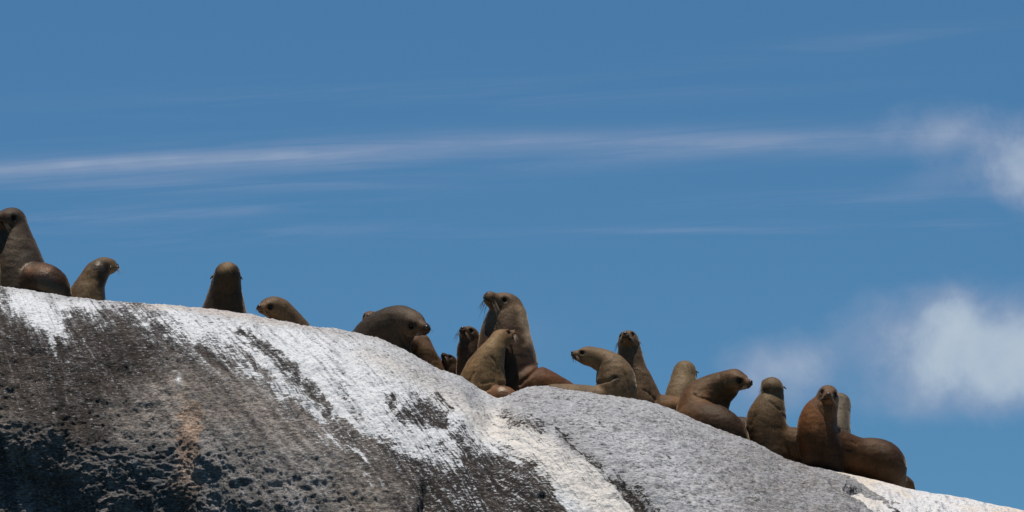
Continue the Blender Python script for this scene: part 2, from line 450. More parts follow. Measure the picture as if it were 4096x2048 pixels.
    cream = np.maximum(ss(capsule(px, py, [(1460, 1420, 10), (1600, 1480, 20), (1760, 1560, 24), (1860, 1620, 40), (2050, 1720, 60), (2400, 1950, 80), (2550, 2080, 80)]) + 50 * nz2, -60, 30),
                       ss(px, 480, 560) * (1 - ss(px, 1450, 1600)) * (1 - ss(dpos + 50 * nz2, 6, 36)) * 1.3)
    cream = np.clip(cream, 0, 1)
    wh = wh * (1 - .7 * cream[..., None]) + np.array([.80, .70, .585]) * .7 * cream[..., None]
    peach = ss(px, 460, 560) * (1 - ss(px, 860, 1480)) * (1 - ss(dpos + 30 * nz2, 8, 34))
    greyrgb = greyrgb * (1 - .7 * peach[..., None]) + np.array([.50, .37, .29]) * .7 * peach[..., None]
    under = under * np.clip(1 + 1.9 * (fbm(s / 26, dpos / 420, 0 * s, 4, .6, seed=97) - .5), .4, 1.7)[..., None] * (.55 + .9 * fbm(px / 130, py / 90, 0 * px + 4, 5, .62, seed=95))[..., None]
    me_o = mesh_obj('rock', P.reshape(-1, 3), grid_faces(nr, nc), None)
    me = me_o.data
    add_attr(me, 'cover', cover); add_attr(me, 'grey', greyc)
    add_attr(me, 'under', under.reshape(-1, 3), 'FLOAT_COLOR'); add_attr(me, 'greyc', greyrgb.reshape(-1, 3), 'FLOAT_COLOR'); add_attr(me, 'white', wh.reshape(-1, 3), 'FLOAT_COLOR')
    fl = np.stack([s / PPM, dpos / PPM + np.clip(-d_par, 0, 20), 0 * s], -1)
    add_attr(me, 'flow', fl.reshape(-1, 3), 'FLOAT_VECTOR')
    add_attr(me, 'wash', interp(px, (1150, 1), (1480, .1)))
    return me_o

def rock_material():
    m, t, b = new_mat('guano_streaked_rock')
    A = lambda n: t.node('ShaderNodeAttribute', attribute_name=n)
    pos = t.node('ShaderNodeNewGeometry').outputs['Position']
    flow = A('flow').outputs['Vector']
    fv = t.node('ShaderNodeVectorMath', {0: flow, 1: (24, 3.2, 1)}, operation='MULTIPLY').outputs[0]
    ns = t.noise(fv, 1.0, 7, 0.72, 0.5)
    pv = t.node('ShaderNodeVectorMath', {0: pos, 1: (.6, .8, 1.9)}, operation='MULTIPLY').outputs[0]
    nf = t.noise(pv, 14, 8, 0.72, 0.3)
    nff = t.noise(pv, 55, 5, 0.7)
    nm = t.noise(pos, 3.0, 5, 0.6)
    # white cover threshold
    nh = t.noise(pv, 30, 6, 0.75, 0.4)
    c = t.m('ADD', A('cover').outputs['Fac'], t.m('MULTIPLY', t.m('SUBTRACT', ns, .5), 5.5))
    c = t.m('ADD', c, t.m('MULTIPLY', t.m('SUBTRACT', nh, .5), 6.5))
    c = t.m('ADD', c, t.m('MULTIPLY', t.m('SUBTRACT', nff, .5), 4.0))
    k = t.m('ADD', t.m('MULTIPLY', t.sstep(c, -0.1, 0.25), .62), t.m('MULTIPLY', t.sstep(c, -0.8, 0.9), .38))
    # flecks on the dark face
    fleck = t.sstep(t.noise(pv, 34, 3, 0.85), 0.63, 0.67)
    und = t.mix(t.sstep(nh, .56, .42), A('under').outputs['Color'], t.mix(1.0, A('under').outputs['Color'], (.42, .4, .4), 'MULTIPLY'))
    und = t.mix(t.m('MULTIPLY', t.sstep(nff, .50, .62), .5), und, t.mix(1.0, A('under').outputs['Color'], (2.6, 2.5, 2.4), 'MULTIPLY'))
    und = t.mix(t.m('MULTIPLY', t.sstep(c, -1.6, 0.1), t.m('MULTIPLY', A('wash').outputs['Fac'], .28)), und, (0.40, 0.385, 0.37))
    und = t.mix(t.m('MULTIPLY', fleck, .8), und, (0.6, 0.6, 0.6))
    # greys: speckled with dark chips and bright flecks
    gry = t.mix(t.m('MULTIPLY', t.sstep(nh, .475, .415), .80), A('greyc').outputs['Color'], (0.085, 0.072, 0.062))
    gry = t.mix(t.m('MULTIPLY', t.sstep(nff, .47, .40), .55), gry, (0.10, 0.09, 0.085))
    gry = t.mix(t.m('MULTIPLY', t.sstep(nff, .55, .61), .6), gry, (0.72, 0.72, 0.73))
    gry = t.mix(t.m('MULTIPLY', t.sstep(nf, .45, .39), .7), gry, (0.10, 0.085, 0.072))
    gry = t.mix(t.m('MULTIPLY', t.sstep(nm, .45, .65), .25), gry, (0.5, 0.5, 0.52))
    wht = t.mix(t.m('MULTIPLY', t.sstep(nff, .45, .39), .55), A('white').outputs['Color'], (0.25, 0.24, 0.235))
    wht = t.mix(t.m('MULTIPLY', t.sstep(ns, .51, .40), .65), wht, (0.42, 0.42, 0.43))
    wht = t.mix(t.m('MULTIPLY', t.sstep(nh, .415, .37), .75), wht, (0.12, 0.10, 0.09))
    capc = t.mix(A('grey').outputs['Fac'], wht, gry)
    col = t.mix(k, und, capc)
    t.l.new(col, b.inputs['Base Color'])
    rough = t.m('MULTIPLY_ADD', nf, .5, .35)
    t.l.new(rough, b.inputs['Roughness'])
    t.l.new(t.m('MULTIPLY_ADD', k, .3, .15), b.inputs['Specular IOR Level'])
    h = t.m('ADD', t.m('MULTIPLY', nh, .8), t.m('MULTIPLY', nff, .6))
    h = t.m('ADD', h, t.m('MULTIPLY', k, .12))
    bp = t.node('ShaderNodeBump', {'Height': h, 'Strength': 1.0, 'Distance': 0.028})
    t.l.new(bp.outputs[0], b.inputs['Normal'])
    return m

rock = build_rock(); M_ROCK = rock_material(); rock.data.materials.append(M_ROCK)
tag(rock, kind='structure')

def build_slab():
    cols = np.concatenate([np.arange(2900, 4250, 7.0), np.linspace(4260, 7000, 60)])
    rd = smooth_interp(cols, RIDGE2, 30)
    Y0 = 0.16
    base = W(cols, rd, np.full_like(cols, Y0))
    rows = []
    ys = np.concatenate([np.linspace(6, 0.05, 24), -np.linspace(0, 1, 150) ** 1.3 * 3.6])
    for yv in ys:
        if yv >= 0: z = base[:, 2] - 0.03 * yv - .03 * yv ** 1.8
        else:
            f = -yv
            z = base[:, 2] - math.tan(math.radians(15)) * f - 0.10 * f ** 1.7
        rows.append(np.stack([base[:, 0], np.full_like(cols, Y0 + yv), z], -1))
    low = rows[-1].copy(); low[:, 2] = -1.0; low[:, 1] -= 1.0
    rows.append(low)
    P = np.array(rows)
    x, y, z = P[..., 0], P[..., 1], P[..., 2]
    P[..., 2] += .05 * (fbm(x * 1.4, y * 1.4, 0 * x, 3, seed=80) - .5) + .012 * (fbm(x * 14, y * 14, z * 14, 3, seed=81) - .5)
    o = mesh_obj('rock', P.reshape(-1, 3), grid_faces(*P.shape[:2]), None)
    n = len(o.data.vertices)
    nn = fbm(x * 3, y * 1.5, 0 * x, 4, seed=90).ravel()
    add_attr(o.data, 'cover', 1.5 + (nn - .5)); add_attr(o.data, 'grey', 0 * nn)
    add_attr(o.data, 'wash', 0 * nn)
    add_attr(o.data, 'under', np.tile([.10, .085, .07], (n, 1)), 'FLOAT_COLOR')
    add_attr(o.data, 'greyc', np.tile([.35, .33, .32], (n, 1)), 'FLOAT_COLOR')
    kk = ss(nn, .35, .65)[:, None]
    add_attr(o.data, 'white', np.array([.78, .66, .53]) * kk + np.array([.78, .74, .70]) * (1 - kk), 'FLOAT_COLOR')
    add_attr(o.data, 'flow', np.stack([x, y, 0 * x], -1).reshape(-1, 3), 'FLOAT_VECTOR')
    o.data.materials.append(M_ROCK)
    tag(o, kind='structure')
    return o
build_slab()

# ------------------------------------------------------------------ fur seals
def fur_material():
    m, t, b = new_mat('seal_fur')
    at = t.node('ShaderNodeAttribute', attribute_name='fur').outputs['Color']
    wet = t.node('ShaderNodeAttribute', attribute_name='wet').outputs['Fac']
    tcn = t.node('ShaderNodeTexCoord').outputs['Object']
    st = t.node('ShaderNodeVectorMath', {0: tcn, 1: (1, 1, .45)}, operation='MULTIPLY').outputs[0]
    n1 = t.noise(st, 85, 4, 0.7, .2); n2 = t.noise(st, 210, 3, 0.7); n3 = t.noise(tcn, 11, 5, 0.65, .4); n4 = t.noise(tcn, 4, 3, .5)
    c = t.mix(t.m('MULTIPLY', t.sstep(n1, .52, .40), .65), at, t.mix(1.0, at, (.35, .33, .33), 'MULTIPLY'))
    c = t.mix(t.m('MULTIPLY', t.sstep(n2, .5, .62), .6), c, t.mix(1.0, at, (2.1, 2.0, 1.85), 'MULTIPLY'))
    c = t.mix(t.m('MULTIPLY', t.sstep(n3, .50, .38), .5), c, t.mix(1.0, at, (.45, .42, .4), 'MULTIPLY'))
    c = t.mix(t.m('MULTIPLY', t.sstep(n4, .45, .7), .35), c, t.mix(1.0, at, (1.35, 1.3, 1.2), 'MULTIPLY'))
    t.l.new(c, b.inputs['Base Color'])
    r = t.m('SUBTRACT', .54, t.m('MULTIPLY', wet, .24)); t.l.new(r, b.inputs['Roughness'])
    t.l.new(t.m('MULTIPLY_ADD', wet, .45, .2), b.inputs['Specular IOR Level'])
    b.inputs['Specular Tint'].default_value = (1, .84, .64, 1)
    b.inputs['Sheen Weight'].default_value = 0.32
    b.inputs['Sheen Roughness'].default_value = 0.2
    b.inputs['Sheen Tint'].default_value = (1, .80, .58, 1)
    h = t.m('ADD', n1, t.m('MULTIPLY', n3, .9)); h = t.m('ADD', h, t.m('MULTIPLY', n2, .4))
    bp = t.node('ShaderNodeBump', {'Height': h, 'Strength': 0.5, 'Distance': 0.009})
    t.l.new(bp.outputs[0], b.inputs['Normal'])
    return m
M_FUR = fur_material()
def simple(name, col, rough, spec=.5):
    m, t, b = new_mat(name)
    nz = t.noise(t.node('ShaderNodeTexCoord').outputs['Object'], 60, 3, .6)
    c = t.mix(nz, tuple(.8 * v for v in col), tuple(min(1, 1.2 * v) for v in col))
    t.l.new(c, b.inputs['Base Color']); b.inputs['Roughness'].default_value = rough; b.inputs['Specular IOR Level'].default_value = spec
    return m
M_EYE = simple('wet_dark_eye', (.006, .005, .005), .3, .35)
M_NOSE = simple('moist_nose_skin', (.018, .014, .013), .38)
M_EAR = simple('ear_skin', (.075, .055, .042), .6)
M_WHISK = simple('whisker_hair', (.22, .155, .10), .5)
M_WHISKD = simple('dark_whisker_hair', (.07, .05, .04), .5)

def catmull(nodes, n=5):
    P = np.array(nodes, float); out = []
    m = len(P)
    if m < 2: return P
    for i in range(m - 1):
        p0 = P[max(i - 1, 0)]; p1 = P[i]; p2 = P[i + 1]; p3 = P[min(i + 2, m - 1)]
        for j in range(n):
            t = j / n
            out.append(.5 * ((2 * p1) + (-p0 + p2) * t + (2 * p0 - 5 * p1 + 4 * p2 - p3) * t * t + (-p0 + 3 * p1 - 3 * p2 + p3) * t ** 3))
    out.append(P[-1])
    return np.array(out)

class Field:
    """smooth union of tapered capsules and ellipsoids, with colours"""
    def __init__(s): s.pr = []
    def cone(s, a, b, ra, rb, k=.02, col=None): s.pr.append(('c', np.asarray(a, float), np.asarray(b, float), ra, rb, k, col))
    def chain(s, pts, k=.012, cols=None):
        segs = [('c', np.asarray(pts[i][:3], float), np.asarray(pts[i + 1][:3], float), pts[i][3], pts[i + 1][3], .5 * (cols[i] + cols[i + 1])) for i in range(len(pts) - 1)]
        s.pr.append(('C', segs, None, None, None, k, cols[0]))
    def ell(s, c, R, rad, k=.02, col=None): s.pr.append(('e', np.asarray(c, float), np.asarray(R, float), np.asarray(rad, float), None, k, col))
    def carve(s, c, r, k=.01): s.pr.append(('s', np.asarray(c, float), None, r, None, k, None))
    def carve_ell(s, c, R, rad, k=.004): s.pr.append(('x', np.asarray(c, float), np.asarray(R, float), np.asarray(rad, float), None, k, None))
    def multi(s, p, X, colors):
        E = np.stack([s.one(q, X) for q in p[1]])
        d = E[0]
        for e in E[1:]:
            h = np.clip(.5 + .5 * (e - d) / .004, 0, 1)
            d = e * (1 - h) + d * h - .004 * h * (1 - h)
        if not colors: return d, None
        w = np.exp(-(E - E.min(0)) / .02); w /= w.sum(0)
        return d, np.einsum('sn,sc->nc', w, np.array([q[5] for q in p[1]]))
    def one(s, p, X):
        if p[0] == 'c':
            ab = p[2] - p[1]; L = max(ab @ ab, 1e-9)
            v = X - p[1]
            t = np.clip(v @ ab / L, 0, 1)
            return np.sqrt(np.maximum(((v - t[:, None] * ab) ** 2).sum(1), 1e-12)) - (p[3] + (p[4] - p[3]) * t)
        if p[0] in 'ex':
            q = (X - p[1]) @ p[2].T
            k0 = np.sqrt(((q / p[3]) ** 2).sum(1) + 1e-12); k1 = np.sqrt(((q / p[3] ** 2) ** 2).sum(1) + 1e-12)
            return k0 * (k0 - 1) / k1
        return np.sqrt(((X - p[1]) ** 2).sum(1)) - p[3]
    def __call__(s, X, colors=False):
        d = np.full(len(X), 9.0); ws = np.zeros(len(X)); cs = np.zeros((len(X), 3))
        for p in s.pr:
            mc = p[6]
            if p[0] == 'C': e, mc = s.multi(p, X, colors)
            else: e = s.one(p, X)
            if p[0] in 'sx':
                k = p[5]; e = -e
                h = np.clip(.5 + .5 * (e - d) / k, 0, 1)
                d = d * (1 - h) + e * h + k * h * (1 - h)
            else:
                k = p[5]
                h = np.clip(.5 + .5 * (e - d) / k, 0, 1)
                d = e * (1 - h) + d * h - k * h * (1 - h)
                if colors and mc is not None:
                    w = np.exp(-np.clip(e, -.05, 1) / .018); ws += w; cs += w[:, None] * mc
        if colors: return d, cs / (ws[:, None] + 1e-12)
        return d
    def bounds(s):
        lo = np.full(3, 1e9); hi = -lo
        for p in s.pr:
            if p[0] == 'C':
                for g in p[1]:
                    for q, r in ((g[1], g[3]), (g[2], g[4])): lo = np.minimum(lo, q - r); hi = np.maximum(hi, q + r)
            elif p[0] == 'c':
                for q, r in ((p[1], p[3]), (p[2], p[4])): lo = np.minimum(lo, q - r); hi = np.maximum(hi, q + r)
            elif p[0] == 'e': r = p[3].max(); lo = np.minimum(lo, p[1] - r); hi = np.maximum(hi, p[1] + r)
        return lo - .05, hi + .05

def surface_nets(F, h):
    lo, hi = F.bounds()
    C = 4
    n = np.ceil((hi - lo) / (h * C)).astype(int) + 1
    ax = [lo[i] + (np.arange(n[i]) + .5) * h * C for i in range(3)]
    G = np.stack(np.meshgrid(*ax, indexing='ij'), -1).reshape(-1, 3)
    dc = F(G).reshape(n)
    act = np.abs(dc) < h * C * 1.35
    N = n * C
    d = np.repeat(np.repeat(np.repeat(dc, C, 0), C, 1), C, 2).astype(np.float64)
    am = np.repeat(np.repeat(np.repeat(act, C, 0), C, 1), C, 2)
    idx = np.argwhere(am)
    X = lo + (idx + .5) * h
    d[am] = F(X)
    neg = d < 0
    # active cells
    c8 = [neg[i:N[0] - 1 + i, j:N[1] - 1 + j, k:N[2] - 1 + k] for i in (0, 1) for j in (0, 1) for k in (0, 1)]
    sm = sum(c.astype(np.int8) for c in c8)
    cell = (sm > 0) & (sm < 8)
    ci = np.argwhere(cell)
    vid = -np.ones(cell.shape, np.int64); vid[cell] = np.arange(len(ci))
    acc = np.zeros((len(ci), 3)); cnt = np.zeros(len(ci))
    offs = [(i, j, k) for i in (0, 1) for j in (0, 1) for k in (0, 1)]
    for a in range(8):
        for b_ in range(a + 1, 8):
            oa, ob = np.array(offs[a]), np.array(offs[b_])
            if np.abs(oa - ob).sum() != 1: continue
            da = d[tuple((ci + oa).T)]; db = d[tuple((ci + ob).T)]
            m = (da < 0) != (db < 0)
            t = np.where(m, da / (da - db + 1e-12 * (da == db)), 0)
            acc += np.where(m[:, None], oa + t[:, None] * (ob - oa), 0); cnt += m
    V = lo + (ci + acc / cnt[:, None] + .5) * h
    faces = []
    for axis in range(3):
        sh = [slice(None)] * 3; s2 = [slice(None)] * 3
        sh[axis] = slice(0, N[axis] - 1); s2[axis] = slice(1, N[axis])
        x = neg[tuple(sh)] != neg[tuple(s2)]
        e = np.argwhere(x)
        u, v = (axis + 1) % 3, (axis + 2) % 3
        e = e[(e[:, u] > 0) & (e[:, v] > 0) & (e[:, u] < N[u] - 1) & (e[:, v] < N[v] - 1)]
        def g(du, dv):
            q = e.copy(); q[:, u] -= du; q[:, v] -= dv; return vid[tuple(q.T)]
        f = np.stack([g(1, 1), g(0, 1), g(0, 0), g(1, 0)], 1)
        inside = neg[tuple(e.T)]
        f[~inside] = f[~inside][:, ::-1]
        faces.append(f)
    Fc = np.concatenate(faces); Fc = Fc[(Fc >= 0).all(1)]
    # pull vertices exactly on to the surface
    for _ in range(2):
        e = h * .5
        dv = F(V)
        gr = np.stack([F(V + np.eye(3)[i] * e) - F(V - np.eye(3)[i] * e) for i in range(3)], 1) / (2 * e)
        V = V - np.clip(dv, -h, h)[:, None] * gr / (np.maximum((gr ** 2).sum(1), .2))[:, None]
    return V, Fc

def pxm(Y): return (np.asarray(Y) + 41.0) / FPX * 1.0  # metres per photo pixel at depth

def tube(pts, rads, sides=6, cap=True):
    """tapered tube along points"""
    pts = np.asarray(pts, float); V = []; Fc = []
    for i, p in enumerate(pts):
        t = pts[min(i + 1, len(pts) - 1)] - pts[max(i - 1, 0)]; t /= np.linalg.norm(t) + 1e-9
        a = np.cross(t, [0.13, .31, .94]); a /= np.linalg.norm(a); b_ = np.cross(t, a)
        for k in range(sides):
            an = 2 * math.pi * k / sides
            V.append(p + rads[i] * (math.cos(an) * a + math.sin(an) * b_))
    for i in range(len(pts) - 1):
        for k in range(sides):
            k2 = (k + 1) % sides
            Fc.append((i * sides + k, i * sides + k2, (i + 1) * sides + k2, (i + 1) * sides + k))
    Fc.append(tuple(range(sides))[::-1]); n = len(V); Fc.append(tuple(range(n - sides, n)))
    return V, Fc

def sphere_mesh(c, R, rad, nu=16, nv=10):
    V = []; Fc = []
    for i in range(nv + 1):
        th = math.pi * i / nv
        for j in range(nu):
            ph = 2 * math.pi * j / nu
            q = np.array([math.cos(th), math.sin(th) * math.cos(ph), math.sin(th) * math.sin(ph)]) * rad
            V.append(c + q @ R)
    for i in range(nv):
        for j in range(nu):
            j2 = (j + 1) % nu
            Fc.append((i * nu + j, i * nu + j2, (i + 1) * nu + j2, (i + 1) * nu + j))
    return V, Fc

SEALS = []
FURTINT = np.array([1.04, .83, .60])
def seal(label, Y, chains, head=None, fur=None, group='fur seals resting along the rock ridge', vox=.0115, patches=(), folds=(), wet=(), flippers=(), name='fur_seal', whisk='light'):
    """chains: lists of nodes (px, py, dY, r_px[, colour index]); head: dict(c=(px,py,dY), h=px, f=camera direction, up=camera direction)"""
    rnd = random.Random(len(SEALS) + 5)
    fur = [np.array(c, float) * FURTINT * .62 for c in fur]
    F = Field(); sc = float(pxm(Y))
    for ch in chains:
        pts = []; cols = []
        for nd in ch:
            w = W(nd[0], nd[1], Y + nd[2]); pts.append([*w, nd[3] * sc])
            cols.append(fur[nd[4] if len(nd) > 4 else 0])
        full = catmull(np.concatenate([np.array(pts), np.array(cols)], 1), 5)
        F.chain(full[:, :4], .018, full[:, 4:7])
    for fl in flippers:     # flattened fore flippers resting on the rock
        pts = [[*W(nd[0], nd[1], Y + nd[2]), nd[3] * sc] for nd in fl]
        full = catmull(np.array(pts), 4)
        F.chain(full[:, :4], .03, np.tile(fur[0] * .45, (len(full), 1)))
    parts = []
    if head:
        h = head['h'] * sc; bull = head.get('bull', 0)
        c = W(head['c'][0], head['c'][1], Y + head['c'][2])
        f = cdir(head['f']); up = cdir(head['up']); up = up - f * (up @ f); up /= np.linalg.norm(up)
        side = np.cross(up, f)                     # animal's left
        R = np.stack([f, side, up])
        L = lambda a, b_, d_: c + h * (a * f + b_ * side + d_ * up)
        hc = fur[head.get('col', 0)]; mz = np.array(head.get('muzzle', hc / FURTINT * 1.1)) * FURTINT * .68; cheek = np.array(head.get('cheek', hc / FURTINT * 1.6)) * FURTINT * .66; crown = np.array(head.get('crown', hc / FURTINT * 1.4)) * FURTINT * .66
        sn = 1 + .12 * bull
        F.ell(L(0, 0, 0), R, h * np.array([1.2, .93, .90 + .06 * bull]), .02, crown)
        F.ell(L(.25, 0, -.22), R, h * np.array([1.0, .84, .66]), .03, hc)
        F.cone(L(.55, 0, -.08), L(1.5 * sn, 0, -.20), (.60 + .08 * bull) * h, (.37 + .12 * bull) * h, .35 * h, mz)
        F.cone(L(.2, 0, -.42), L(1.38 * sn, 0, -.50), .50 * h, (.22 + .05 * bull) * h, .2 * h, cheek)
        for s_ in (-1, 1):
            F.cone(L(1.25, .18 * s_, -.28), L(1.60 * sn, .15 * s_, -.30), .27 * h, (.25 + .03 * bull) * h, .12 * h, mz)
            F.cone(L(.45, .42 * s_, .34), L(.95, .36 * s_, .26), .30 * h, .20 * h, .22 * h, crown)    # brow
            F.cone(L(-.2, .60 * s_, -.30), L(.55, .45 * s_, -.38), .36 * h, .32 * h, .3 * h, cheek)   # cheek
            F.carve(L(.92, .60 * s_, .10), (.21 - .06 * bull) * h, .10 * h)                                          # socket
        F.cone(L(1.5 * sn, 0, -.02), L(1.70 * sn, 0, -.06), .20 * h, .15 * h, .15 * h, mz)
        # the mouth: a thin groove round the front of the muzzle
        F.carve_ell(L(1.45 * sn, 0, -.47), R, h * np.array([.62, .60, .035]), .05 * h)
        V, Fc = surface_nets(F, vox)
    else:
        V, Fc = surface_nets(F, vox)
    base = W(chains[0][-1][0], chains[0][-1][1], Y + chains[0][-1][2])
    root = bpy.data.objects.new(name, None); COL.objects.link(root)
    root.empty_display_size = .1
    root.location = base
    d_, cols = F(V, True)
    # slack skin folds and rough coat: small real relief
    e = .006
    gr = np.stack([F(V + np.eye(3)[i] * e) - F(V - np.eye(3)[i] * e) for i in range(3)], 1); gr /= np.linalg.norm(gr, axis=1)[:, None] + 1e-9
    seed = 100 + len(SEALS) * 7
    rel = .004 * (fbm(V[:, 0] * 9 + V[:, 1] * 4, V[:, 1] * 9, V[:, 2] * 24, 3, seed=seed + 2, ridged=True) - .6) + .010 * (fbm(V[:, 0] * 6, V[:, 1] * 6, V[:, 2] * 9, 3, seed=seed) - .5) + .002 * (fbm(V[:, 0] * 45, V[:, 1] * 45, V[:, 2] * 40, 2, seed=seed + 1) - .5)
    if head:
        dh = np.linalg.norm(V - (c + f * h * .7), axis=1); rel *= ss(dh, 1.0 * h, 2.2 * h)
    # project to photo px for folds & patches
    q = V - CAM; tt = q @ FW; VX = 2048 + FPX * (q @ RT) / tt; VY = 1024 - FPX * (q @ UP) / tt
    facing = (gr @ FW) < .25
    wv = np.zeros(len(V))
    for (pts, depth, wid) in folds:
        cp = capsule(VX, VY, [(a, b_, 0) for a, b_ in pts])
        cpw = cp + 3 * (fbm(VX / 14, VY / 14, 0 * VX, 2, seed=seed + 3) - .5)
        rel -= np.where(facing, depth * np.exp(-(cpw / wid) ** 2), 0)
    V = V + gr * rel[:, None]
    for (pts, col_, soft) in patches:
        kk = np.where(facing, ss(capsule(VX, VY, pts) + soft * 1.6 * (fbm(VX / 22, VY / 22, 0 * VX, 3, seed=seed + 4) - .5), -soft, soft), 0)[:, None]
        cols = cols * (1 - kk) + np.array(col_) * FURTINT * kk
    for (pts, amt, soft) in wet:
        wv = np.maximum(wv, np.where(facing, amt * ss(capsule(VX, VY, pts) + soft * 1.6 * (fbm(VX / 18, VY / 18, 0 * VX, 3, seed=seed + 5) - .5), -soft, soft), 0))
    # coat mottled at random
    mt = fbm(V[:, 0] * 9, V[:, 1] * 9, V[:, 2] * 9, 4, .6, seed=seed + 6) - .5
    cols = cols * (1 + .95 * mt)[:, None]
    if head:
        # dark mask round the eye and along the lips
        q = (V - c) @ R.T / h
        for s_ in (-1, 1):
            de = np.sqrt((q[:, 0] - .86) ** 2 + (q[:, 1] - .5 * s_) ** 2 + (q[:, 2] - .10) ** 2)
            cols = cols * (1 - .75 * (1 - ss(de, .24, .52))[:, None])
        lip = np.exp(-((q[:, 2] + .47) / .07) ** 2) * ss(q[:, 0], .85, 1.05)
        cols = cols * (1 - .7 * lip)[:, None]
        snb = ss(q[:, 0], 1.5, 1.75) * ss(q[:, 2], -.45, -.2)
        cols = cols * (1 - .35 * snb)[:, None]
    body = mesh_obj('body', V - base, Fc, M_FUR, root)
    add_attr(body.data, 'fur', np.clip(cols, .004, .8), 'FLOAT_COLOR'); add_attr(body.data, 'wet', wv)
    if head:
        c0 = c - base; L0 = lambda a, b_, d_: c0 + h * (a * f + b_ * side + d_ * up)
        vis = head.get('face', True)
        for s_ in (-1, 1):
            if vis:
                v, fc = sphere_mesh(L0(.78, .47 * s_, .10), R, (.19 - .035 * bull) * h * np.ones(3)); mesh_obj('eye', v, fc, M_EYE, root)
            # ear: small furled cone lying back
            el_ = head.get('ear', .42)
            a0 = L0(-.30, head.get('eo', .82) * s_, .02); dirv = -.55 * f + .62 * s_ * side - .42 * up; dirv /= np.linalg.norm(dirv)
            pts = [a0 + dirv * h * el_ * k_ - up * h * .10 * k_ * k_ for k_ in (0, .3, .6, .85, 1)]
            v, fc = tube(pts, [h * r_ for r_ in (.08, .085, .07, .045, .015)], 8); mesh_obj('ear', v, fc, M_EAR, root)
        if vis:
            v, fc = sphere_mesh(L0(1.79 * sn, 0, -.06), R, h * np.array([.15, .215, .17])); mesh_obj('nose', v, fc, M_NOSE, root)
        nw = head.get('nw', 9)
        wl = head.get('wl', 1.0) * .65
        for s_ in (-1, 1):
            AV, AF = [], []
            for i in range(nw):
                a0 = L0(rnd.uniform(1.25, 1.65) * sn, s_ * rnd.uniform(.30, .38), -.30 + rnd.uniform(-.12, .08))
                ln = h * wl * rnd.uniform(.6, 1.5)
                g = np.array([0, 0, -1.0])
                dv = .15 * f * rnd.uniform(-1, 1.2) + s_ * side * rnd.uniform(.5, .9) - .55 * up * rnd.uniform(.5, 1.2) - f * .25
                dv /= np.linalg.norm(dv)
                pts = [a0 + dv * ln * k_ + (g * .35 - .15 * f) * ln * k_ * k_ for k_ in (-.1, .25, .5, .75, 1)]
                v, fc = tube(pts, [.0015, .0014, .0012, .0009, .0004], 4)
                o_ = len(AV); AV += list(v); AF += [tuple(a + o_ for a in ff) for ff in fc]
            if nw: mesh_obj('whiskers', AV, AF, M_WHISK if whisk == 'light' else M_WHISKD, root)
    tag(root, label, 'fur seal', group)
    SEALS.append(root)
    return root

# base fur colours; some seals below carry painted shade on chest and lower body
GREY = (.105, .092, .080); DKGREY = (.060, .052, .047); BROWN = (.115, .066, .038); DKBROWN = (.055, .034, .022)
TAN = (.24, .175, .115); OLIVE = (.17, .130, .088); PALE = (.27, .235, .185); RUST = (.16, .082, .042); SILVER = (.20, .185, .165)

seal('pale tan fur seal cut off by the left edge of the picture', .12,
     [[(-66, 985, .0, 48), (-56, 1060, 0, 60), (-56, 1130, 0, 71), (-60, 1230, .05, 90)]],
     dict(c=(-72, 970, 0), h=44, f=(-.6, .7, .3), up=(0, 0, 1)), [PALE])

seal('big dark bull fur seal at far left with glossy brown rump, head turned left', .35,
     [[(47, 887, 0, 56, 0), (50, 940, .0, 74, 0), (52, 1020, .0, 104, 0), (58, 1100, 0, 130, 0), (70, 1200, 0, 150, 1)],
      [(80, 1180, -.10, 70, 2), (140, 1132, -.18, 80, 2), (196, 1150, -.18, 80, 2), (205, 1225, -.10, 86, 2)]],
     dict(c=(50, 886, -.02), h=56, f=(-.42, -.87, .24), up=(.25, .1, 1), bull=1, muzzle=(.085, .055, .04), cheek=(.105, .07, .048)),
     [(.072, .060, .052), (.034, .027, .023), (.040, .022, .013)], wet=[([(180, 1130, 40), (215, 1190, 40)], 1.0, 24), ([(110, 1020, 20), (90, 1070, 20)], .6, 20)],
     patches=[([(120, 1080, 16), (190, 1075, 14)], (.09, .042, .02), 24)])

seal('olive brown fur seal with head turned right, second figure from the left', .45,
     [[(410, 1068, .02, 39), (385, 1095, .0, 50), (362, 1140, 0, 58), (345, 1200, 0, 76), (335, 1270, 0, 90)]],
     dict(c=(425, 1064, .03), h=37, f=(.56, .80, .08), up=(0, .1, 1), nw=10, wl=.9, cheek=(.22, .15, .10)),
     [OLIVE], patches=[([(380, 1068, 20), (402, 1062, 24), (412, 1090, 24), (408, 1135, 14)], (.03, .025, .022), 10)],
     wet=[([(395, 1060, 10), (412, 1080, 6)], 1.0, 8)])

seal('dark grey fur seal seen from behind, sitting alone with both ears sticking out', .35,
     [[(910, 1100, -.12, 52), (904, 1140, -.06, 60), (900, 1190, .0, 71), (896, 1250, .05, 88), (896, 1320, .08, 104)]],
     dict(c=(908, 1096, -.08), h=50, f=(.05, .86, .30), up=(0, -.3, 1), ear=.42, eo=1.02, face=False, nw=0),
     [(.050, .040, .031)], patches=[([(905, 1070, 26), (915, 1060, 20)], (.15, .115, .075), 18)])

seal('fur seal peeking over the ridge with only its head and neck showing, facing left', .40,
     [[(1096, 1228, .0, 42), (1118, 1248, .05, 54), (1150, 1292, .12, 62), (1180, 1350, .2, 78), (1200, 1420, .25, 90)]],
     dict(c=(1088, 1228, 0), h=42, f=(-.62, -.76, .07), up=(.42, .1, 1), muzzle=(.20, .125, .08), cheek=(.27, .185, .115), crown=(.12, .095, .07), nw=8, wl=.6),
     [(.15, .115, .08)])

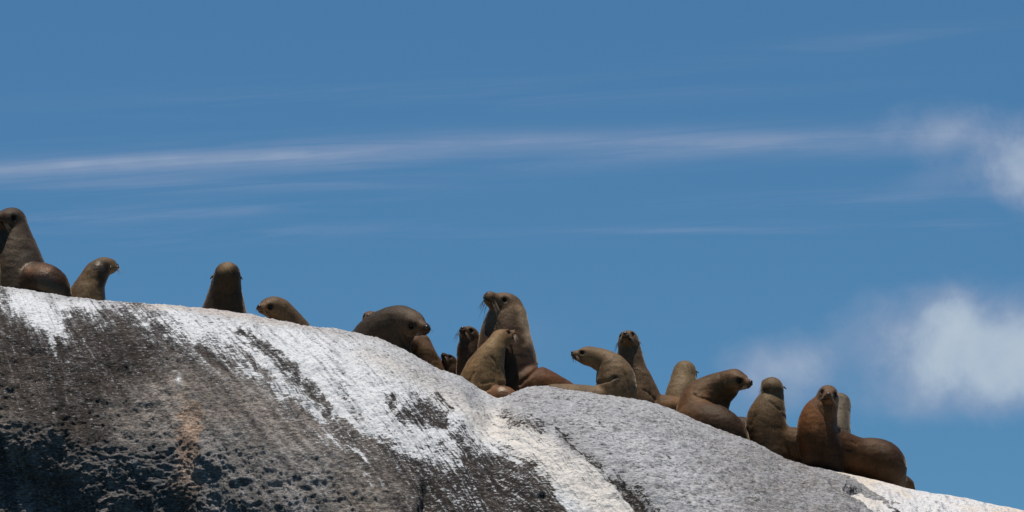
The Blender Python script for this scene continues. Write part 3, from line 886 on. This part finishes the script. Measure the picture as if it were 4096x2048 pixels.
seal('small brown seal face showing behind the back of the humped dark seal', .85,
     [[(1484, 1288, 0, 32), (1482, 1340, .03, 42), (1484, 1410, .06, 60)]],
     dict(c=(1482, 1274, 0), h=33, f=(-.12, -.95, .24), up=(-.1, .2, .95), muzzle=(.19, .12, .08), cheek=(.15, .09, .055), nw=8),
     [(.13, .08, .05)])

seal('dark grey fur seal with humped back and lowered head facing right', .32,
     [[(1634, 1290, -.04, 56), (1600, 1292, .04, 70), (1556, 1316, .12, 84), (1508, 1350, .2, 90), (1478, 1400, .25, 96), (1460, 1480, .3, 100)],
      [(1610, 1310, .02, 58), (1592, 1372, .05, 54), (1580, 1440, .08, 60)]],
     dict(c=(1640, 1290, -.07), h=54, f=(.62, -.72, -.14), up=(-.42, -.1, 1), bull=.6, muzzle=(.095, .055, .035), cheek=(.13, .09, .06), crown=(.095, .082, .073), nw=9, wl=.7),
     [(.060, .050, .044)], folds=[([(1590, 1300), (1598, 1345), (1625, 1385)], .012, 7), ([(1608, 1290), (1612, 1335), (1640, 1366)], .01, 5)], whisk='light')

seal('brown seal tucked behind the chin of the humped dark seal, ear showing', .62,
     [[(1668, 1376, 0, 36), (1690, 1408, .0, 46), (1702, 1450, .03, 58), (1720, 1520, .08, 76), (1730, 1590, .1, 84)],
      [(1682, 1372, .12, 40), (1700, 1420, .15, 45)]],
     dict(c=(1660, 1372, -.02), h=36, f=(-.80, -.30, -.2), up=(.2, .1, 1), nw=3),
     [(.15, .10, .064)])

seal('small dark brown seal with nose raised, lowest figure in the gap', .70,
     [[(1800, 1452, 0, 27), (1808, 1490, 0, 36), (1812, 1550, .04, 52)]],
     dict(c=(1800, 1449, 0), h=29, f=(-.42, -.45, .62), up=(.5, .5, .6), muzzle=(.07, .045, .03), nw=7),
     [(.065, .040, .026)])

seal('dark brown seal with chin raised, squeezed between bull and ridge', .62,
     [[(1880, 1352, 0, 38), (1876, 1400, 0, 47), (1878, 1460, 0, 52), (1882, 1540, .03, 62), (1885, 1600, .05, 70)]],
     dict(c=(1880, 1341, 0), h=37, f=(-.44, -.76, .47), up=(.35, .4, .85), muzzle=(.11, .07, .046), cheek=(.085, .052, .034), crown=(.15, .12, .09), nw=11, wl=1.2),
     [(.065, .044, .032)])

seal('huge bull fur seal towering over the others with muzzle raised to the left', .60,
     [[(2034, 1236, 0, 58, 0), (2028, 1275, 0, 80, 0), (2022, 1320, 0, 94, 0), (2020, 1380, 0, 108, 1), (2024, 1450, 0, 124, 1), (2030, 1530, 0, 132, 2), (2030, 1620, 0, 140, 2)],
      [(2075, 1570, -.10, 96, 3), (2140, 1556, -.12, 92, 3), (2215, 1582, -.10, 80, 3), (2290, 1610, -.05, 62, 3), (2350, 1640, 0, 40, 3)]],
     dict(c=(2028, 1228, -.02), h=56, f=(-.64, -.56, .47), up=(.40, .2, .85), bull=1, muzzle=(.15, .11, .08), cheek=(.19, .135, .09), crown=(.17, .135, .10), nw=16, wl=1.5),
     [(.14, .108, .083), (.080, .052, .038), (.028, .019, .014), (.115, .052, .022)],  # near-black lower chest: dark coat deepened to paint in shade
     folds=[([(2160, 1462), (2120, 1500), (2078, 1536)], .02, 7)],
     patches=[([(1985, 1450, 30), (2010, 1500, 55), (2030, 1510, 50)], (.024, .016, .012), 40), ([(2085, 1240, 12), (2105, 1310, 14), (2112, 1370, 8)], (.30, .25, .20), 20)])  # painted light and shade: chest darkened as if shaded, nape paled as if sunlit

seal('tan fur seal leaning back in front of the bull, nose lifted right', .20,
     [[(1998, 1356, .04, 35, 0), (1984, 1380, .0, 40, 0), (1963, 1424, -.02, 56, 0), (1938, 1490, 0, 80, 0), (1930, 1560, .02, 98, 1), (1940, 1640, .05, 100, 1)],
      [(1945, 1620, -.05, 60, 2), (2004, 1602, -.14, 62, 2), (2040, 1640, -.1, 60, 2)]],
     dict(c=(2001, 1355, .04), h=38, f=(.74, .36, .42), up=(-.3, .1, 1), muzzle=(.17, .095, .055), cheek=(.17, .11, .065), crown=(.24, .16, .09), nw=12, wl=1.5, ear=.36),
     [(.26, .195, .115), (.24, .17, .10), (.17, .085, .045)],
     folds=[([(1895, 1490), (1875, 1530)], .012, 5), ([(1960, 1425), (1985, 1450), (1992, 1475)], .009, 4), ([(1925, 1535), (1975, 1525)], .008, 4), ([(1945, 1560), (2000, 1538), (2040, 1540)], .012, 5)],
     wet=[([(2010, 1560, 16), (2020, 1575, 18)], 1.0, 10)])

seal('grey brown fur seal with scarred flank, head stretched left and body curled', .22,
     [[(2356, 1424, .0, 38), (2396, 1436, .0, 44), (2436, 1462, 0, 56), (2462, 1510, -.02, 76), (2462, 1580, -.03, 82), (2452, 1650, 0, 82)],
      [(2440, 1600, -.04, 66), (2380, 1600, -.06, 58), (2310, 1594, -.06, 56), (2250, 1584, -.06, 48), (2208, 1572, -.05, 34), (2160, 1575, 0, 14)]],
     dict(c=(2354, 1424, -.01), h=38, f=(-.92, -.26, .24), up=(.25, .1, 1), muzzle=(.17, .115, .08), cheek=(.22, .15, .095), nw=10, wl=.8, ear=.34),
     [(.19, .145, .10)],
     folds=[([(2395, 1530), (2440, 1520), (2465, 1508)], .018, 5), ([(2368, 1538), (2398, 1532)], .01, 4), ([(2384, 1440), (2384, 1490)], .008, 4), ([(2500, 1500), (2515, 1560)], .008, 6)],
     patches=[([(2455, 1505, 9), (2475, 1512, 8), (2460, 1538, 12)], (.03, .024, .02), 8), ([(2433, 1446, 4), (2446, 1440, 4)], (.05, .04, .03), 3), ([(2455, 1427, 5), (2458, 1428, 3)], (.05, .04, .03), 3), ([(2480, 1440, 3), (2490, 1448, 4)], (.05, .04, .03), 3), ([(2418, 1419, 4), (2419, 1420, 4)], (.05, .04, .03), 3)])

seal('slender upright fur seal looking at the camera with chin lifted and long whiskers', .55,
     [[(2514, 1366, 0, 40, 0), (2517, 1394, 0, 44, 0), (2520, 1430, 0, 51, 0), (2530, 1486, 0, 58, 0), (2542, 1545, 0, 76, 1), (2556, 1620, 0, 92, 1), (2560, 1700, 0, 96, 1)],
      [(2560, 1630, 0, 74, 1), (2630, 1644, .0, 66, 2), (2700, 1650, .02, 62, 2), (2770, 1680, .05, 58, 2)]],
     dict(c=(2514, 1361, -.02), h=41, f=(-.20, -.86, .40), up=(-.05, .4, .9), muzzle=(.19, .135, .09), cheek=(.14, .092, .06), crown=(.18, .145, .11), nw=15, wl=1.5),
     [(.14, .105, .076), (.13, .095, .065), (.18, .108, .058)],
     folds=[([(2600, 1580), (2622, 1600), (2612, 1625)], .01, 5), ([(2575, 1560), (2600, 1575)], .01, 5)])

seal('pale olive fur seal seen from behind, blunt head, between upright and right-facing seals', .85,
     [[(2739, 1488, .08, 46), (2733, 1530, .05, 54), (2726, 1585, 0, 64), (2722, 1660, -.03, 78), (2722, 1730, -.03, 84)]],
     dict(c=(2738, 1489, .10), h=44, f=(.1, .9, .12), up=(-.28, -.3, 1), ear=.5, eo=.98, face=False, nw=0),
     [(.21, .175, .12)])

seal('brown fur seal curled round with its head raised and facing right', .30,
     [[(2936, 1520, -.02, 45, 0), (2900, 1538, .04, 54, 0), (2852, 1566, .1, 68, 0), (2804, 1608, .12, 84, 1), (2785, 1660, .05, 82, 1)],
      [(2788, 1690, -.05, 82, 1), (2850, 1702, -.14, 86, 2), (2908, 1745, -.16, 82, 2), (2940, 1810, -.1, 66, 2)],
      [(2905, 1550, .05, 50, 3), (2876, 1600, .10, 46, 3), (2860, 1680, .1, 50, 3)]],
     dict(c=(2937, 1520, -.05), h=43, f=(.80, -.54, -.05), up=(-.12, -.1, 1), muzzle=(.14, .085, .055), cheek=(.27, .185, .11), crown=(.15, .10, .065), nw=9, wl=.8, ear=.34),
     [(.13, .09, .055), (.16, .09, .044), (.050, .028, .016), (.075, .048, .03)],
     folds=[([(2775, 1578), (2800, 1590), (2838, 1600), (2868, 1612)], .012, 5), ([(2880, 1500), (2872, 1560), (2880, 1610)], .008, 6)],
     patches=[([(2790, 1570, 6), (2806, 1560, 5)], (.05, .035, .028), 6), ([(2790, 1578, 1), (2798, 1580, 1)], (.28, .24, .20), 3)])

seal('dark seal lying mostly hidden between the curled seal and the broad-backed seal', .75,
     [[(2900, 1735, 0, 60), (2965, 1722, 0, 54), (3030, 1750, .05, 64), (3090, 1800, .08, 60)]], None,
     [(.075, .052, .036)])

seal('grey brown fur seal seen from behind with narrow neck and broad back', .42,
     [[(3088, 1552, -.02, 42, 0), (3088, 1592, 0, 47, 0), (3074, 1640, 0, 67, 0), (3064, 1694, 0, 82, 1), (3068, 1760, .0, 86, 1), (3080, 1830, 0, 90, 2)],
      [(3075, 1764, .0, 78, 1), (3140, 1776, .02, 70, 1), (3210, 1796, .05, 76, 2), (3290, 1840, .08, 78, 2)]],
     dict(c=(3087, 1549, 0), h=43, f=(-.32, .82, .22), up=(-.12, -.2, 1), ear=.45, eo=.93, nw=6, wl=.9),
     [(.18, .142, .098), (.125, .088, .054), (.042, .026, .016)],  # darkest tone paints the shade along the bottom of the body
     folds=[([(3075, 1605), (3095, 1622), (3120, 1640)], .008, 5), ([(3020, 1665), (3005, 1700)], .008, 6)], whisk='dark')

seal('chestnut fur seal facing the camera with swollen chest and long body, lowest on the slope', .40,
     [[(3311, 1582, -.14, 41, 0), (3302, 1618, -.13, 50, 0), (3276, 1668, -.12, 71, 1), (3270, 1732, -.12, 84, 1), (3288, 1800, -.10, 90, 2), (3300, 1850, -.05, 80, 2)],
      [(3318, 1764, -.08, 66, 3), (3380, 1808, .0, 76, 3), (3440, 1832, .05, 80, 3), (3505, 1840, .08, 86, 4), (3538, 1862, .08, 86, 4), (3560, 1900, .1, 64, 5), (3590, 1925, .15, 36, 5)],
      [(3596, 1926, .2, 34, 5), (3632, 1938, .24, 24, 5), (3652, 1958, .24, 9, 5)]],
     dict(c=(3312, 1582, -.16), h=42, f=(-.04, -.98, .12), up=(.20, .1, 1), muzzle=(.165, .095, .06), cheek=(.21, .135, .085), crown=(.14, .10, .065), nw=14, wl=1.5, ear=.45),
     [(.17, .105, .058), (.20, .095, .042), (.022, .012, .008), (.088, .046, .022), (.062, .034, .018), (.11, .078, .05)],  # near-black lower chest and dark lower body: shade painted into the coat
     folds=[([(3410, 1765), (3424, 1778)], .01, 4), ([(3388, 1795), (3402, 1800)], .02, 6), ([(3340, 1700), (3375, 1740)], .008, 8)])

seal('silvery grey seal seen from behind, half hidden by the chestnut seal', .95,
     [[(3358, 1616, .14, 45), (3353, 1670, .07, 48), (3345, 1730, .0, 56), (3345, 1820, 0, 70)]],
     dict(c=(3356, 1615, .18), h=44, f=(.0, .95, .05), up=(0, 0, 1), ear=.01, face=False, nw=0),
     [(.185, .178, .165)])
